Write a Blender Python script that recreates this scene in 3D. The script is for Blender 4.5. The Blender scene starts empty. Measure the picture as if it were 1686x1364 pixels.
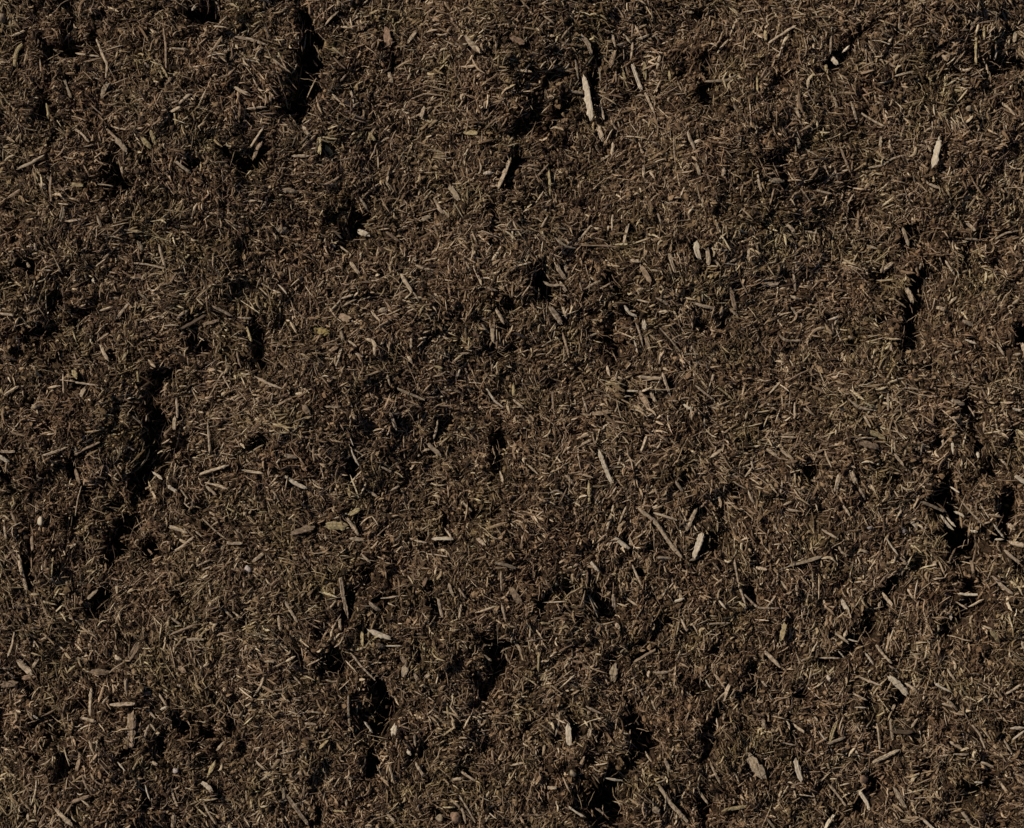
import bpy, math, random
import numpy as np
from mathutils import Vector, Matrix

# ------------------------------------------------------------------ units
# The ground is laid out in "u": 1 u = 0.6 mm.  x to the right, y up the picture, z towards the sky.
S = 0.0006
PW, PH = 1686.0, 1364.0
LENS, SENSOR = 50.0, 36.0
CAM_H = PW * LENS / SENSOR            # camera height in u

scene = bpy.context.scene
col = scene.collection

# ------------------------------------------------------------------ camera
cam_data = bpy.data.cameras.new('camera')
cam_data.lens = LENS; cam_data.sensor_width = SENSOR; cam_data.sensor_fit = 'HORIZONTAL'
cam_data.clip_start = 0.01; cam_data.clip_end = 100.0
cam = bpy.data.objects.new('camera', cam_data)
cam.location = (0, 0, CAM_H * S)
cam.rotation_euler = (0, 0, 0)
col.objects.link(cam)
scene.camera = cam
scene.render.resolution_x = 1024; scene.render.resolution_y = 828

# ------------------------------------------------------------------ daylight
SUN_ELEV = math.radians(35.0)
SUN_AZ = math.radians(153.0)          # direction TOWARDS the sun, counter-clockwise from +x (upper left)
SUN_STRENGTH = 5.0
EXPOSURE = -0.42
world = bpy.data.worlds.new('World'); scene.world = world
world.use_nodes = True
wn = world.node_tree; wn.nodes.clear()
sky = wn.nodes.new('ShaderNodeTexSky'); sky.sky_type = 'NISHITA'; sky.sun_disc = False
sky.sun_elevation = SUN_ELEV
sky.air_density = 0.45; sky.dust_density = 1.0; sky.ozone_density = 0.3     # thin clear air: deep shade stays nearly black
sky.sun_rotation = math.radians(90.0) - SUN_AZ
bg = wn.nodes.new('ShaderNodeBackground'); bg.inputs['Strength'].default_value = 0.05
wo = wn.nodes.new('ShaderNodeOutputWorld')
wn.links.new(sky.outputs[0], bg.inputs[0]); wn.links.new(bg.outputs[0], wo.inputs[0])
sd = bpy.data.lights.new('sun', 'SUN'); sd.energy = SUN_STRENGTH; sd.angle = math.radians(0.5)
sd.color = (1.0, 0.885, 0.73)
sun = bpy.data.objects.new('sun', sd)
to_sun = Vector((math.cos(SUN_AZ)*math.cos(SUN_ELEV), math.sin(SUN_AZ)*math.cos(SUN_ELEV), math.sin(SUN_ELEV)))
sun.rotation_euler = to_sun.to_track_quat('Z', 'Y').to_euler()
sun.location = to_sun * 3
col.objects.link(sun)
vs = scene.view_settings
vs.view_transform = 'Standard'; vs.look = 'None'; vs.gamma = 1.0; vs.use_curve_mapping = False
vs.exposure = EXPOSURE

random.seed(7)
rng = np.random.default_rng(11)

# ------------------------------------------------------------------ numpy noise
def h2(ix, iy, seed):
    n = (ix.astype(np.int64)*374761393 + iy.astype(np.int64)*668265263 + seed*974634777) & 0xffffffff
    n = ((n ^ (n >> 13)) * 1274126177) & 0xffffffff
    n = ((n ^ (n >> 16)) * 2246822519) & 0xffffffff
    n = n ^ (n >> 15)
    return (n & 0xffffff).astype(np.float64) / 16777216.0

def vnoise(x, y, s, seed):
    x = x/s; y = y/s
    ix = np.floor(x); iy = np.floor(y)
    fx = x-ix; fy = y-iy
    fx = fx*fx*fx*(fx*(fx*6-15)+10); fy = fy*fy*fy*(fy*(fy*6-15)+10)
    ix = ix.astype(np.int64); iy = iy.astype(np.int64)
    a = h2(ix, iy, seed); b = h2(ix+1, iy, seed); c = h2(ix, iy+1, seed); d = h2(ix+1, iy+1, seed)
    return (a*(1-fx)+b*fx)*(1-fy) + (c*(1-fx)+d*fx)*fy     # 0..1

def worley(x, y, s, seed):
    """rounded lumps: returns 0 at cell borders .. 1 at a lump's middle, and a random value per lump"""
    x = x/s; y = y/s
    ix = np.floor(x).astype(np.int64); iy = np.floor(y).astype(np.int64)
    d1 = np.full(x.shape, 9.0); d2 = np.full(x.shape, 9.0); rid = np.zeros(x.shape)
    for dx in (-1, 0, 1):
        for dy in (-1, 0, 1):
            cx = ix+dx; cy = iy+dy
            px = cx + h2(cx, cy, seed); py = cy + h2(cx, cy, seed+17)
            d = np.hypot(x-px, y-py)
            near = d < d1
            d2 = np.where(near, d1, np.minimum(d2, d))
            rid = np.where(near, h2(cx, cy, seed+31), rid)
            d1 = np.where(near, d, d1)
    return np.clip((d2-d1)/0.7, 0, 1), rid

# ------------------------------------------------------------------ cracks, holes, hollows and dug-in chip shadows of the photograph
# photo pixels: x,y,radius ... | depth factor | how clear of fibres (1 = bare black hole, 0.4 = hollow full of fibres)
CRACKS_AND_SHADOW_SLOTS = '''
497,15,12 515,55,15 510,100,19 497,145,19 488,185,17 490,205,9|1.7|1
300,32,7 325,28,13 348,22,15 352,8,10|1.5|1
85,90,9 118,84,11 150,75,9|1.0|.5
105,5,12 120,25,10 100,55,8|.8|.3
82,165,5 74,195,11 88,200,8|1.1|.7
188,275,9 195,292,14 208,305,14 200,325,8|1.6|.9
372,240,6 385,262,10 405,274,11 432,262,9 436,248,6|1.5|.9
312,268,9 325,270,7|1.2|.7
838,308,9 843,280,9 850,258,9|1.6|1
868,205,14 885,165,12 905,140,10 925,120,9|1.0|.45
905,215,10 890,225,7 930,178,7|1.3|.8
984,85,7 982,120,8 985,165,6|1.4|1
1167,90,8 1168,130,11 1163,170,11 1166,190,7|1.4|.8
1140,110,8 1120,130,7|.9|.4
1155,18,10 1180,12,8 1190,25,8|1.0|.5
1370,112,11 1382,95,9 1400,68,7|1.5|.85
1400,68,5 1430,50,7 1455,32,5 1480,10,4|1.2|.7
1285,130,9 1340,125,8 1360,118,8|.7|.3
1605,105,10 1630,115,15 1660,108,13 1686,95,11|1.0|.4
1548,236,5 1552,250,9 1548,263,7|1.5|1
1280,265,10 1290,282,8 1285,305,10|1.2|.6
1402,298,9 1408,310,6|1.4|.9
1455,140,8 1465,137,6|1.3|.9
578,330,7 590,355,12 588,380,11 590,405,7|1.4|.8
640,85,9 660,90,9 645,110,6|1.1|.6
560,35,10 575,18,8|1.1|.6
575,500,6 610,492,8 645,487,9|1.1|.5
420,545,10 428,575,10 430,600,11|1.3|.7
440,475,7 455,478,6|1.2|.8
45,438,10 60,448,9|1.4|.8
112,448,6 120,455,5|1.2|.8
160,462,10 150,470,6|1.3|.7
90,488,9 98,500,10 88,510,7|1.4|.8
130,515,10 140,520,8|1.3|.7
55,550,10 85,550,11|1.1|.6
10,455,8 25,480,7|1.0|.4
330,535,8 325,555,12 335,575,13|1.2|.6
290,612,7 262,630,13 258,648,10|1.5|.9
258,675,11 272,690,13 255,705,12|1.4|.8
50,660,8 55,670,8|1.2|.7
300,518,4 325,524,6 345,517,3|1.4|1
264,705,10 250,735,12 237,765,14 228,800,12 225,822,8|1.5|.85
280,745,10 268,785,7|1.2|.6
175,835,9 200,835,7|1.3|.7
215,858,12 195,880,14 183,905,13 178,935,9|1.6|.9
250,900,10 238,908,12 262,912,8|1.4|.8
172,975,11 165,995,13 150,1010,9|1.6|.9
118,768,9 120,780,9|1.5|.9
145,805,8 138,820,6|1.3|.8
118,850,9 115,865,7|1.4|.9
48,898,6 48,930,8 52,960,7|1.3|.8
140,915,8 145,925,6|1.1|.6
10,782,10 18,790,7|1.2|.6
315,835,7 300,830,6|1.2|.6
320,850,8 345,825,9|.9|.4
425,742,9 440,735,12 442,720,7|1.5|.9
330,745,7 310,748,6|1.3|.8
408,770,8 400,762,6|1.2|.6
295,980,8 310,985,7|1.2|.6
578,755,8 580,775,10 578,785,7|1.4|.9
590,750,6 600,755,6|1.2|.7
828,715,10 822,745,9 815,775,11|1.3|.7
730,700,8 740,690,8 722,718,5|1.2|.7
592,852,6 590,870,5|1.3|.8
632,880,6 625,885,5|1.4|.9
732,848,7 728,860,7|1.3|.8
782,855,8 790,845,6|1.3|.7
720,893,3 740,894,5 755,892,3|1.4|1
578,965,6 576,985,8 577,1010,8|1.4|.9
605,950,10 620,957,8 590,940,7|1.1|.6
625,985,7 650,990,8 660,998,7|1.2|.6
712,970,8 713,995,12 720,1008,8|1.4|.85
700,880,4 695,893,4|1|.8
870,500,6 845,505,8 850,520,6|1.2|.7
880,448,10 892,462,16 896,485,15 905,468,8|1.6|1
1008,458,8 1022,480,9 1035,498,9 1040,520,9|1.4|.85
998,560,8 1005,575,12 1010,590,10|1.4|.85
1030,648,9 1034,660,7|1.4|.8
1142,405,6 1150,425,8|1.2|.8
1040,378,5 1046,385,6|1.3|.9
1145,535,8 1160,537,6|1.4|.9
1190,535,9 1200,537,6|1.2|.7
1210,475,8 1222,472,5|1.2|.7
1110,630,6 1108,637,5|1.4|.9
860,345,6 880,330,5|.8|.4
800,570,8 820,575,10 845,568,8|1.2|.7
810,545,8 815,560,8|1.1|.5
835,500,9 848,508,8|1.2|.6
812,340,7 818,380,6|1.0|.5
780,375,5 800,350,4|.8|.5
1490,378,9 1512,392,13 1532,402,10|1.3|.7
1527,430,10 1523,455,13 1512,480,11|1.6|1
1518,485,11 1512,505,12 1498,508,12 1498,540,11 1500,570,14 1485,578,9|1.7|1
1440,455,7 1450,455,8 1468,440,6|1.5|1
1452,530,8 1460,528,6|1.3|.7
1405,345,10 1430,342,8|1.0|.5
1345,525,6 1365,524,6|1.3|.9
1600,415,9 1598,440,9|1.3|.8
1620,390,8 1650,392,7 1560,400,6|.9|.4
1660,552,8 1672,548,13 1686,548,14|1.6|1
1590,562,6 1610,590,6|1.0|.6
1335,610,10 1345,625,10|1.2|.6
1405,572,8 1412,570,6|1.2|.7
1480,608,7 1520,612,8|1.1|.6
1585,665,11 1600,680,13|1.3|.7
1590,700,9 1602,730,11 1605,755,9|1.4|.8
1625,765,10 1640,775,12|1.2|.7
1535,730,9 1545,728,7|1.2|.7
1552,795,15 1560,820,20 1568,850,18 1578,880,22 1600,900,22 1615,915,14|1.8|1
1550,880,9 1565,900,9 1580,935,11|1.3|.7
1655,830,17 1652,860,17 1648,885,13|1.7|1
1330,775,12 1335,790,11|1.4|.85
1290,820,7 1280,822,6|1.3|.8
1262,702,8 1255,712,6|1.3|.8
1470,955,9 1475,970,10|1.4|.8
1455,1000,9 1480,1010,7|1.4|.8
1600,965,15 1610,985,15 1590,1005,14|1.4|.75
1325,848,3 1350,843,5 1365,838,3|1.3|.9
1310,935,6 1330,930,4|1.2|.8
1478,780,9 1460,782,7|1.0|.5
1128,785,7 1130,795,7|1.3|.8
1215,805,10 1222,825,8|1.3|.8
1157,835,8 1148,848,6|1.3|.7
1170,895,11 1145,922,7 1190,900,9|1.4|.85
1028,825,4 1026,840,4|1.3|.9
1033,885,5 1042,905,8|1.4|.9
1057,944,9 1063,948,6|1.5|1
905,975,6 888,992,10 900,988,8|1.4|.8
935,970,9 930,960,9|1.2|.7
980,985,11 998,990,9 990,1005,8|1.3|.8
1005,1008,9 1020,1008,7|1.3|.8
1233,960,6 1240,985,8|1.3|.9
1095,905,6 1068,903,6|1.1|.6
885,930,9 875,950,6|.9|.5
535,1035,9 530,1045,7|1.5|1
553,1075,12 555,1090,14 545,1105,14|1.6|1
622,1112,10 630,1145,16 632,1170,19 625,1195,14|1.7|1
600,1180,8 580,1215,7|1.0|.5
610,1235,13 608,1262,14|1.6|1
688,1060,7 688,1085,6|1.4|.8
795,1145,9 803,1125,14 818,1100,14 815,1065,14 830,1050,10 845,1060,9|1.6|.95
696,1222,8 690,1238,9|1.4|.8
798,1220,8 800,1232,7|1.4|.8
740,1345,8 770,1350,6|1.2|.7
720,1330,9 730,1336,8|1.0|.5
705,1290,9 710,1285,7|1.1|.6
530,1330,8 525,1350,9|1.1|.5
660,1070,3 640,1064,6|1.1|.7
500,1070,8 510,1100,6|.9|.4
47,1128,9 52,1140,9|1.4|.8
90,1175,8 95,1195,13 108,1205,11|1.3|.6
68,1235,10 45,1225,9|1.3|.6
118,1235,9 122,1255,8|1.4|.8
275,1205,8 270,1225,11|1.4|.8
300,1185,10 308,1195,10|1.5|.9
342,1195,11 345,1205,9|1.4|.8
360,1225,9 380,1205,8 395,1145,7|1.1|.6
410,1020,10 420,1010,8|1.2|.6
130,1170,6 145,1155,8|1.0|.5
52,1333,6 55,1338,5|1.4|.9
245,1320,7 240,1280,6|1|.5
215,1235,6 228,1215,5|1.3|.8
1030,1145,3 1040,1170,7 1052,1200,15 1062,1220,17 1050,1240,14 1045,1258,10|1.6|1
985,1280,12 1010,1285,19 990,1320,22 1005,1345,24 1020,1358,16|1.5|.9
960,1295,9 955,1310,11|1.2|.6
1060,1060,12 1075,1050,8 1090,1035,10 1100,1025,9|1.2|.6
1045,1088,6 1070,1080,7 1088,1072,6|1.4|.85
1005,1080,8 1020,1077,7|1.2|.7
873,1190,9 868,1198,7|1.4|.9
942,1180,7 945,1205,9|1.3|.9
922,1215,6 915,1222,5|1.3|.9
982,1205,8 985,1218,9|1.5|.95
1158,1120,8 1160,1135,9|1.3|.8
1175,1170,10 1168,1200,12 1172,1230,10 1155,1250,10|1.3|.75
1240,1105,10 1243,1122,9 1245,1150,8|1.3|.8
1160,1310,9 1165,1335,12 1162,1355,9|1.2|.7
1115,1310,8 1120,1318,7|1.2|.7
860,1065,8 850,1090,10 868,1060,8|1.0|.5
1432,1015,7 1440,1035,11 1425,1058,12 1408,1070,10|1.5|.95
1350,1090,5 1380,1088,8 1400,1078,9|1.5|.9
1292,1100,9 1290,1110,7|1.4|.9
1317,1143,9 1320,1150,6|1.5|1
1435,1160,9 1440,1172,8|1.4|.8
1480,1168,10 1478,1160,9 1490,1155,8|1.3|.8
1505,1125,9 1515,1128,6|1.3|.8
1440,1285,11 1445,1300,12 1425,1320,8 1418,1345,9|1.5|.9
1410,1250,6 1408,1260,6|1.1|.6
1532,1260,7 1530,1275,7|1.5|.95
1600,1300,12 1625,1305,11 1585,1310,8|1.3|.7
1620,1270,7 1645,1262,7|1.1|.6
1560,1030,12 1575,1035,10|1.4|.8
1655,1200,9 1650,1215,7|1.4|.8
1622,1085,8 1618,1090,6|1.3|.8
1540,1170,9 1560,1180,8|.9|.5
1450,1200,4 1452,1225,4|1.2|.8
'''  # some narrow slots beside chips are dug in as the chips' cast shadows

def px2u(px, py):
    return px - PW/2, PH/2 - py

SEGS = []
for line in CRACKS_AND_SHADOW_SLOTS.strip().split('\n'):
    pts, dep, bare = line.split('|')
    P = [tuple(float(v) for v in q.split(',')) for q in pts.split()]
    for a, b in zip(P[:-1], P[1:]):
        xa, ya = px2u(a[0], a[1]); xb, yb = px2u(b[0], b[1])
        SEGS.append((xa, ya, a[2], xb, yb, b[2], float(dep), float(bare)))

def pits(x, y):
    """depth of the holes at x,y and how bare of fibres the place is"""
    ex = (vnoise(x, y, 23, 101)-.5)*20 + (vnoise(x, y, 7.5, 103)-.5)*13
    ey = (vnoise(x, y, 23, 102)-.5)*20 + (vnoise(x, y, 7.5, 104)-.5)*13
    dep = np.zeros(x.shape); bare = np.zeros(x.shape)
    for xa, ya, ra, xb, yb, rb, df, bf in SEGS:
        R = max(ra, rb)*1.7 + 12
        m = (x > min(xa, xb)-R) & (x < max(xa, xb)+R) & (y > min(ya, yb)-R) & (y < max(ya, yb)+R)
        if not m.any(): continue
        k = min(1.0, (ra+rb)/26.0); qx = x[m]+ex[m]*k; qy = y[m]+ey[m]*k
        vx = xb-xa; vy = yb-ya; L2 = vx*vx+vy*vy+1e-9
        t = np.clip(((qx-xa)*vx+(qy-ya)*vy)/L2, 0, 1)
        d = np.hypot(qx-xa-t*vx, qy-ya-t*vy)
        r = (ra + (rb-ra)*t)*1.2
        f = 1/(1+np.exp(np.clip((d/r-0.95)*7.5, -30, 30)))
        v = f*r*df*1.85
        dep[m] = np.maximum(dep[m], v)
        bare[m] = np.maximum(bare[m], f*bf)
    return dep, bare

# stretches where the photograph is loose and pitted, thick with small black gaps: x,y,radius in photo pixels
LOOSE = [(1600, 950, 130), (1630, 740, 90), (1200, 1180, 130), (1000, 1280, 130), (640, 1180, 90), (240, 760, 90), (90, 560, 110), (95, 1190, 120),
         (100, 110, 90), (500, 110, 70), (900, 170, 90), (820, 560, 70), (1640, 400, 80), (1290, 290, 80), (330, 1190, 80), (1480, 1150, 100),
         (1440, 1010, 80), (610, 970, 80), (950, 990, 90), (810, 1100, 70), (1640, 110, 80), (1590, 1290, 90), (205, 290, 80), (420, 530, 70), (40, 790, 70),
         (1010, 480, 80), (580, 360, 70), (1160, 130, 70), (1180, 880, 80), (780, 840, 60), (1330, 1330, 90)]
def loose(x, y):
    g = np.full(x.shape, 0.0)
    for px, py, r in LOOSE:
        ux, uy = px2u(px, py)
        g = np.maximum(g, np.exp(-(((x-ux)**2+(y-uy)**2)/(r*r))**1.4))
    out = (np.abs(x) > PW/2) | (np.abs(y) > PH/2)
    return np.where(out, np.maximum(g, np.clip((vnoise(x, y, 210, 21)-.45)*3, 0, 1)), g)

def height(x, y):
    z = (vnoise(x, y, 330, 1)-.5)*50 + (vnoise(x, y, 170, 2)-.5)*42
    wx = x + (vnoise(x, y, 60, 3)-.5)*60; wy = y + (vnoise(x, y, 60, 4)-.5)*60
    c1, r1 = worley(wx, wy, 84, 5)
    z += (1-(1-c1)**2.2)*8*(.35+r1)
    wx = x + (vnoise(x, y, 20, 8)-.5)*18; wy = y + (vnoise(x, y, 20, 9)-.5)*18
    c2, r2 = worley(wx, wy, 31, 6)
    z += (1-(1-c2)**2)*8.0*(.2+r2)
    c3, r3 = worley(x, y, 11.5, 7)
    z += (1-(1-c3)**2)*2.6*(.2+r3) 
    z += (vnoise(x, y, 9, 10)-.5)*4.0 + (vnoise(x, y, 4.3, 12)-.5)*1.6
    # scattered small hollows, thicker in some places than in others
    gate = loose(x, y)
    z -= np.clip(vnoise(x, y, 27, 22)-.6, 0, 1)*58*gate + np.clip(vnoise(x, y, 14, 23)-.6, 0, 1)*48*(.35+.7*gate)
    d, b = pits(x, y)
    return z - d

# ------------------------------------------------------------------ ground grid, fine where the photograph looks
def axis(half, step, outer):
    a = list(np.arange(0, half, step))
    v = a[-1]; s = step
    while v < outer:
        s = min(s*1.06, 500.0); v += s; a.append(v)
    a = np.array(a)
    return np.concatenate([-a[:0:-1], a])
gx = axis(PW/2+70, 2.5, 12000.0); gy = axis(PH/2+70, 2.5, 12000.0)
GX, GY = np.meshgrid(gx, gy)
shape = GX.shape
GZ = height(GX.ravel(), GY.ravel()).reshape(shape)
GP = pits(GX.ravel(), GY.ravel())[0].reshape(shape)

def interp(x, y):
    """height and slope of the ground sheet at x,y"""
    i = np.clip(np.searchsorted(gx, x)-1, 0, len(gx)-2); j = np.clip(np.searchsorted(gy, y)-1, 0, len(gy)-2)
    hx = gx[i+1]-gx[i]; hy = gy[j+1]-gy[j]
    fx = (x-gx[i])/hx; fy = (y-gy[j])/hy
    a = GZ[j, i]; b = GZ[j, i+1]; c = GZ[j+1, i]; d = GZ[j+1, i+1]
    z = (a*(1-fx)+b*fx)*(1-fy) + (c*(1-fx)+d*fx)*fy
    dzx = ((b-a)*(1-fy)+(d-c)*fy)/hx; dzy = ((c-a)*(1-fx)+(d-b)*fx)/hy
    return z, dzx, dzy

# ------------------------------------------------------------------ materials
def new_mat(name):
    m = bpy.data.materials.new(name); m.use_nodes = True
    nt = m.node_tree; nt.nodes.clear()
    out = nt.nodes.new('ShaderNodeOutputMaterial'); b = nt.nodes.new('ShaderNodeBsdfPrincipled')
    nt.links.new(b.outputs[0], out.inputs[0])
    b.inputs['Roughness'].default_value = 0.8
    b.inputs['Specular IOR Level'].default_value = 0.25
    return m, nt, b

def ramp(nt, stops):
    r = nt.nodes.new('ShaderNodeValToRGB'); e = r.color_ramp.elements
    while len(e) < len(stops): e.new(0.5)
    for q, (p, c) in zip(e, stops): q.position = p; q.color = (*c, 1)
    return r

def noise(nt, scale, vec, detail=3, rough=.6):
    n = nt.nodes.new('ShaderNodeTexNoise'); n.inputs['Scale'].default_value = scale
    n.inputs['Detail'].default_value = detail; n.inputs['Roughness'].default_value = rough
    nt.links.new(vec, n.inputs['Vector'])
    return n

def mix(nt, fac, a, b, mode='MIX'):
    m = nt.nodes.new('ShaderNodeMix'); m.data_type = 'RGBA'; m.blend_type = mode
    for i, v in ((0, fac), (6, a), (7, b)):
        if hasattr(v, 'links'): nt.links.new(v, m.inputs[i])
        else: m.inputs[i].default_value = v if not isinstance(v, tuple) else (*v, 1)
    return m.outputs[2]

def soil_mat():
    m, nt, b = new_mat('damp_brown_soil')
    tc = nt.nodes.new('ShaderNodeTexCoord'); v = tc.outputs['Object']
    n1 = noise(nt, 1/(5*S), v, 4, .7)
    r = ramp(nt, [(.3, (.008, .005, .003)), (.5, (.035, .022, .014)), (.68, (.09, .06, .04)), (.8, (.16, .113, .078))])
    nt.links.new(n1.outputs['Fac'], r.inputs[0])
    n2 = noise(nt, 1/(90*S), v, 2)
    r2 = ramp(nt, [(.35, (.97, 1.0, .9)), (.65, (1.03, .98, .95))]); nt.links.new(n2.outputs['Fac'], r2.inputs[0])
    nt.links.new(mix(nt, 1.0, r.outputs[0], r2.outputs[0], 'MULTIPLY'), b.inputs['Base Color'])
    n3 = noise(nt, 1/(3*S), v, 3, .7)
    bp = nt.nodes.new('ShaderNodeBump'); bp.inputs['Strength'].default_value = 1.0; bp.inputs['Distance'].default_value = 1.6*S
    nt.links.new(n3.outputs['Fac'], bp.inputs['Height']); nt.links.new(bp.outputs[0], b.inputs['Normal'])
    b.inputs['Roughness'].default_value = .95; b.inputs['Specular IOR Level'].default_value = .1
    return m

def shred_mat(name, stops, grain):
    m, nt, b = new_mat(name)
    oi = nt.nodes.new('ShaderNodeObjectInfo')
    r = ramp(nt, stops); r.color_ramp.interpolation = 'LINEAR'
    nt.links.new(oi.outputs['Random'], r.inputs[0])
    geo = nt.nodes.new('ShaderNodeNewGeometry')
    # broad tints of the ground: redder peat here, greener there
    n2 = noise(nt, 1/(80*S), geo.outputs['Position'], 3)
    r2 = ramp(nt, [(.3, (.95, 1.0, .84)), (.5, (1, 1, 1)), (.7, (1.05, .97, .93))]); nt.links.new(n2.outputs['Fac'], r2.inputs[0])
    n4 = noise(nt, grain/S, geo.outputs['Position'], 3, .65)
    r4 = ramp(nt, [(.3, (.5, .47, .44)), (.6, (1.12, 1.12, 1.12))]); nt.links.new(n4.outputs['Fac'], r4.inputs[0])
    c = mix(nt, 1.0, r.outputs[0], r2.outputs[0], 'MULTIPLY')
    c = mix(nt, 1.0, c, r4.outputs[0], 'MULTIPLY')
    nt.links.new(c, b.inputs['Base Color'])
    bp = nt.nodes.new('ShaderNodeBump'); bp.inputs['Strength'].default_value = .8; bp.inputs['Distance'].default_value = .8*S
    nt.links.new(n4.outputs['Fac'], bp.inputs['Height']); nt.links.new(bp.outputs[0], b.inputs['Normal'])
    return m

M_SOIL = soil_mat()
M_SHRED = shred_mat('shredded_wood', [(0, (.02, .0115, .006)), (.28, (.073, .045, .025)), (.5, (.172, .115, .068)), (.74, (.29, .205, .13)), (.92, (.43, .335, .23)), (1, (.6, .5, .365))], 1/4)
M_CRUMB = shred_mat('compost_crumb', [(0, (.024, .0135, .007)), (.35, (.07, .043, .024)), (.75, (.168, .11, .063)), (1, (.34, .24, .15))], 1/3.5)
M_STRAW = shred_mat('pale_straw', [(0, (.16, .108, .07)), (.35, (.3, .22, .15)), (.75, (.46, .365, .26)), (1, (.62, .52, .39))], 1/4)
M_HAIR = shred_mat('root_hair', [(0, (.12, .077, .05)), (.5, (.28, .2, .136)), (1, (.5, .39, .28))], 1/6)

TONES = {   # real colours of the weathered wood
    'w': ((.67, .59, .47), (.46, .38, .285)), 'p': ((.54, .44, .325), (.35, .265, .185)), 't': ((.38, .285, .2), (.23, .162, .108)),
    'o': ((.47, .39, .225), (.29, .225, .12)), 'g': ((.38, .31, .225), (.23, .18, .125)), 'b': ((.13, .095, .065), (.07, .048, .032)),
    'r': ((.32, .215, .15), (.2, .13, .085)), 'y': ((.40, .32, .13), (.25, .19, .075)), 'l': ((.5, .44, .42), (.36, .31, .29))}
def chip_mat(key):
    hi, lo = TONES[key]
    m, nt, b = new_mat('weathered_wood_'+{'w': 'bone', 'p': 'pale', 't': 'tan', 'o': 'straw', 'g': 'grey', 'b': 'brown', 'r': 'russet', 'y': 'yellow', 'l': 'lilac'}[key])
    tc = nt.nodes.new('ShaderNodeTexCoord')
    oi = nt.nodes.new('ShaderNodeObjectInfo')
    off = nt.nodes.new('ShaderNodeVectorMath'); off.operation = 'SCALE'; off.inputs[0].default_value = (3.1, 5.7, 1.9)
    nt.links.new(oi.outputs['Random'], off.inputs['Scale'])
    add = nt.nodes.new('ShaderNodeVectorMath'); add.operation = 'ADD'
    nt.links.new(tc.outputs['Object'], add.inputs[0]); nt.links.new(off.outputs[0], add.inputs[1])
    mp = nt.nodes.new('ShaderNodeMapping'); mp.inputs['Scale'].default_value = (.16, 1, 1)
    nt.links.new(add.outputs[0], mp.inputs[0])
    g = noise(nt, 1/(1.6*S), mp.outputs[0], 4, .65)
    r = ramp(nt, [(.32, lo), (.6, hi)]); nt.links.new(g.outputs['Fac'], r.inputs[0])
    d = noise(nt, 1/(5*S), add.outputs[0], 4, .7)          # soil sticking to the wood
    r3 = ramp(nt, [(.44, (1, 1, 1)), (.6, (.0, .0, .0))]); nt.links.new(d.outputs['Fac'], r3.inputs[0])
    dirtf = nt.nodes.new('ShaderNodeMath'); dirtf.operation = 'MULTIPLY'; dirtf.inputs[1].default_value = .6 if key not in 'wl' else .25
    inv = nt.nodes.new('ShaderNodeMath'); inv.operation = 'SUBTRACT'; inv.inputs[0].default_value = 1.0
    nt.links.new(r3.outputs[0], inv.inputs[1]); nt.links.new(inv.outputs[0], dirtf.inputs[0])
    c = mix(nt, dirtf.outputs[0], r.outputs[0], (.07, .05, .034))
    hv = nt.nodes.new('ShaderNodeHueSaturation')
    mr = nt.nodes.new('ShaderNodeMapRange'); mr.inputs['To Min'].default_value = .85; mr.inputs['To Max'].default_value = 1.12
    nt.links.new(oi.outputs['Random'], mr.inputs['Value']); nt.links.new(mr.outputs[0], hv.inputs['Value'])
    nt.links.new(c, hv.inputs['Color']); nt.links.new(hv.outputs[0], b.inputs['Base Color'])
    bp = nt.nodes.new('ShaderNodeBump'); bp.inputs['Strength'].default_value = 1; bp.inputs['Distance'].default_value = 1.2*S
    nt.links.new(g.outputs['Fac'], bp.inputs['Height']); nt.links.new(bp.outputs[0], b.inputs['Normal'])
    return m
CHIP_MATS = {k: chip_mat(k) for k in TONES}

# ------------------------------------------------------------------ mesh helpers
def mesh_np(name, verts, faces_loops, loop_counts, mat, smooth=True):
    me = bpy.data.meshes.new(name)
    n = len(verts); me.vertices.add(n); me.vertices.foreach_set('co', np.asarray(verts, dtype=np.float32).ravel())
    me.loops.add(len(faces_loops)); me.loops.foreach_set('vertex_index', np.asarray(faces_loops, dtype=np.int32))
    starts = np.concatenate([[0], np.cumsum(loop_counts)[:-1]]).astype(np.int32)
    me.polygons.add(len(loop_counts)); me.polygons.foreach_set('loop_start', starts)
    if smooth: me.polygons.foreach_set('use_smooth', np.ones(len(loop_counts), dtype=bool))
    me.update(calc_edges=True); me.validate()
    me.materials.append(mat)
    return me

# ------------------------------------------------------------------ the setting: one sheet of soil
nx, ny = len(gx), len(gy)
V = np.stack([GX.ravel(), GY.ravel(), GZ.ravel()], 1)*S
idx = np.arange(nx*ny).reshape(ny, nx)
Q = np.stack([idx[:-1, :-1], idx[:-1, 1:], idx[1:, 1:], idx[1:, :-1]], -1).reshape(-1, 4)
ground = bpy.data.objects.new('ground', mesh_np('ground', V, Q.ravel(), np.full(len(Q), 4), M_SOIL))
ground['kind'] = 'structure'
col.objects.link(ground)

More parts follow.
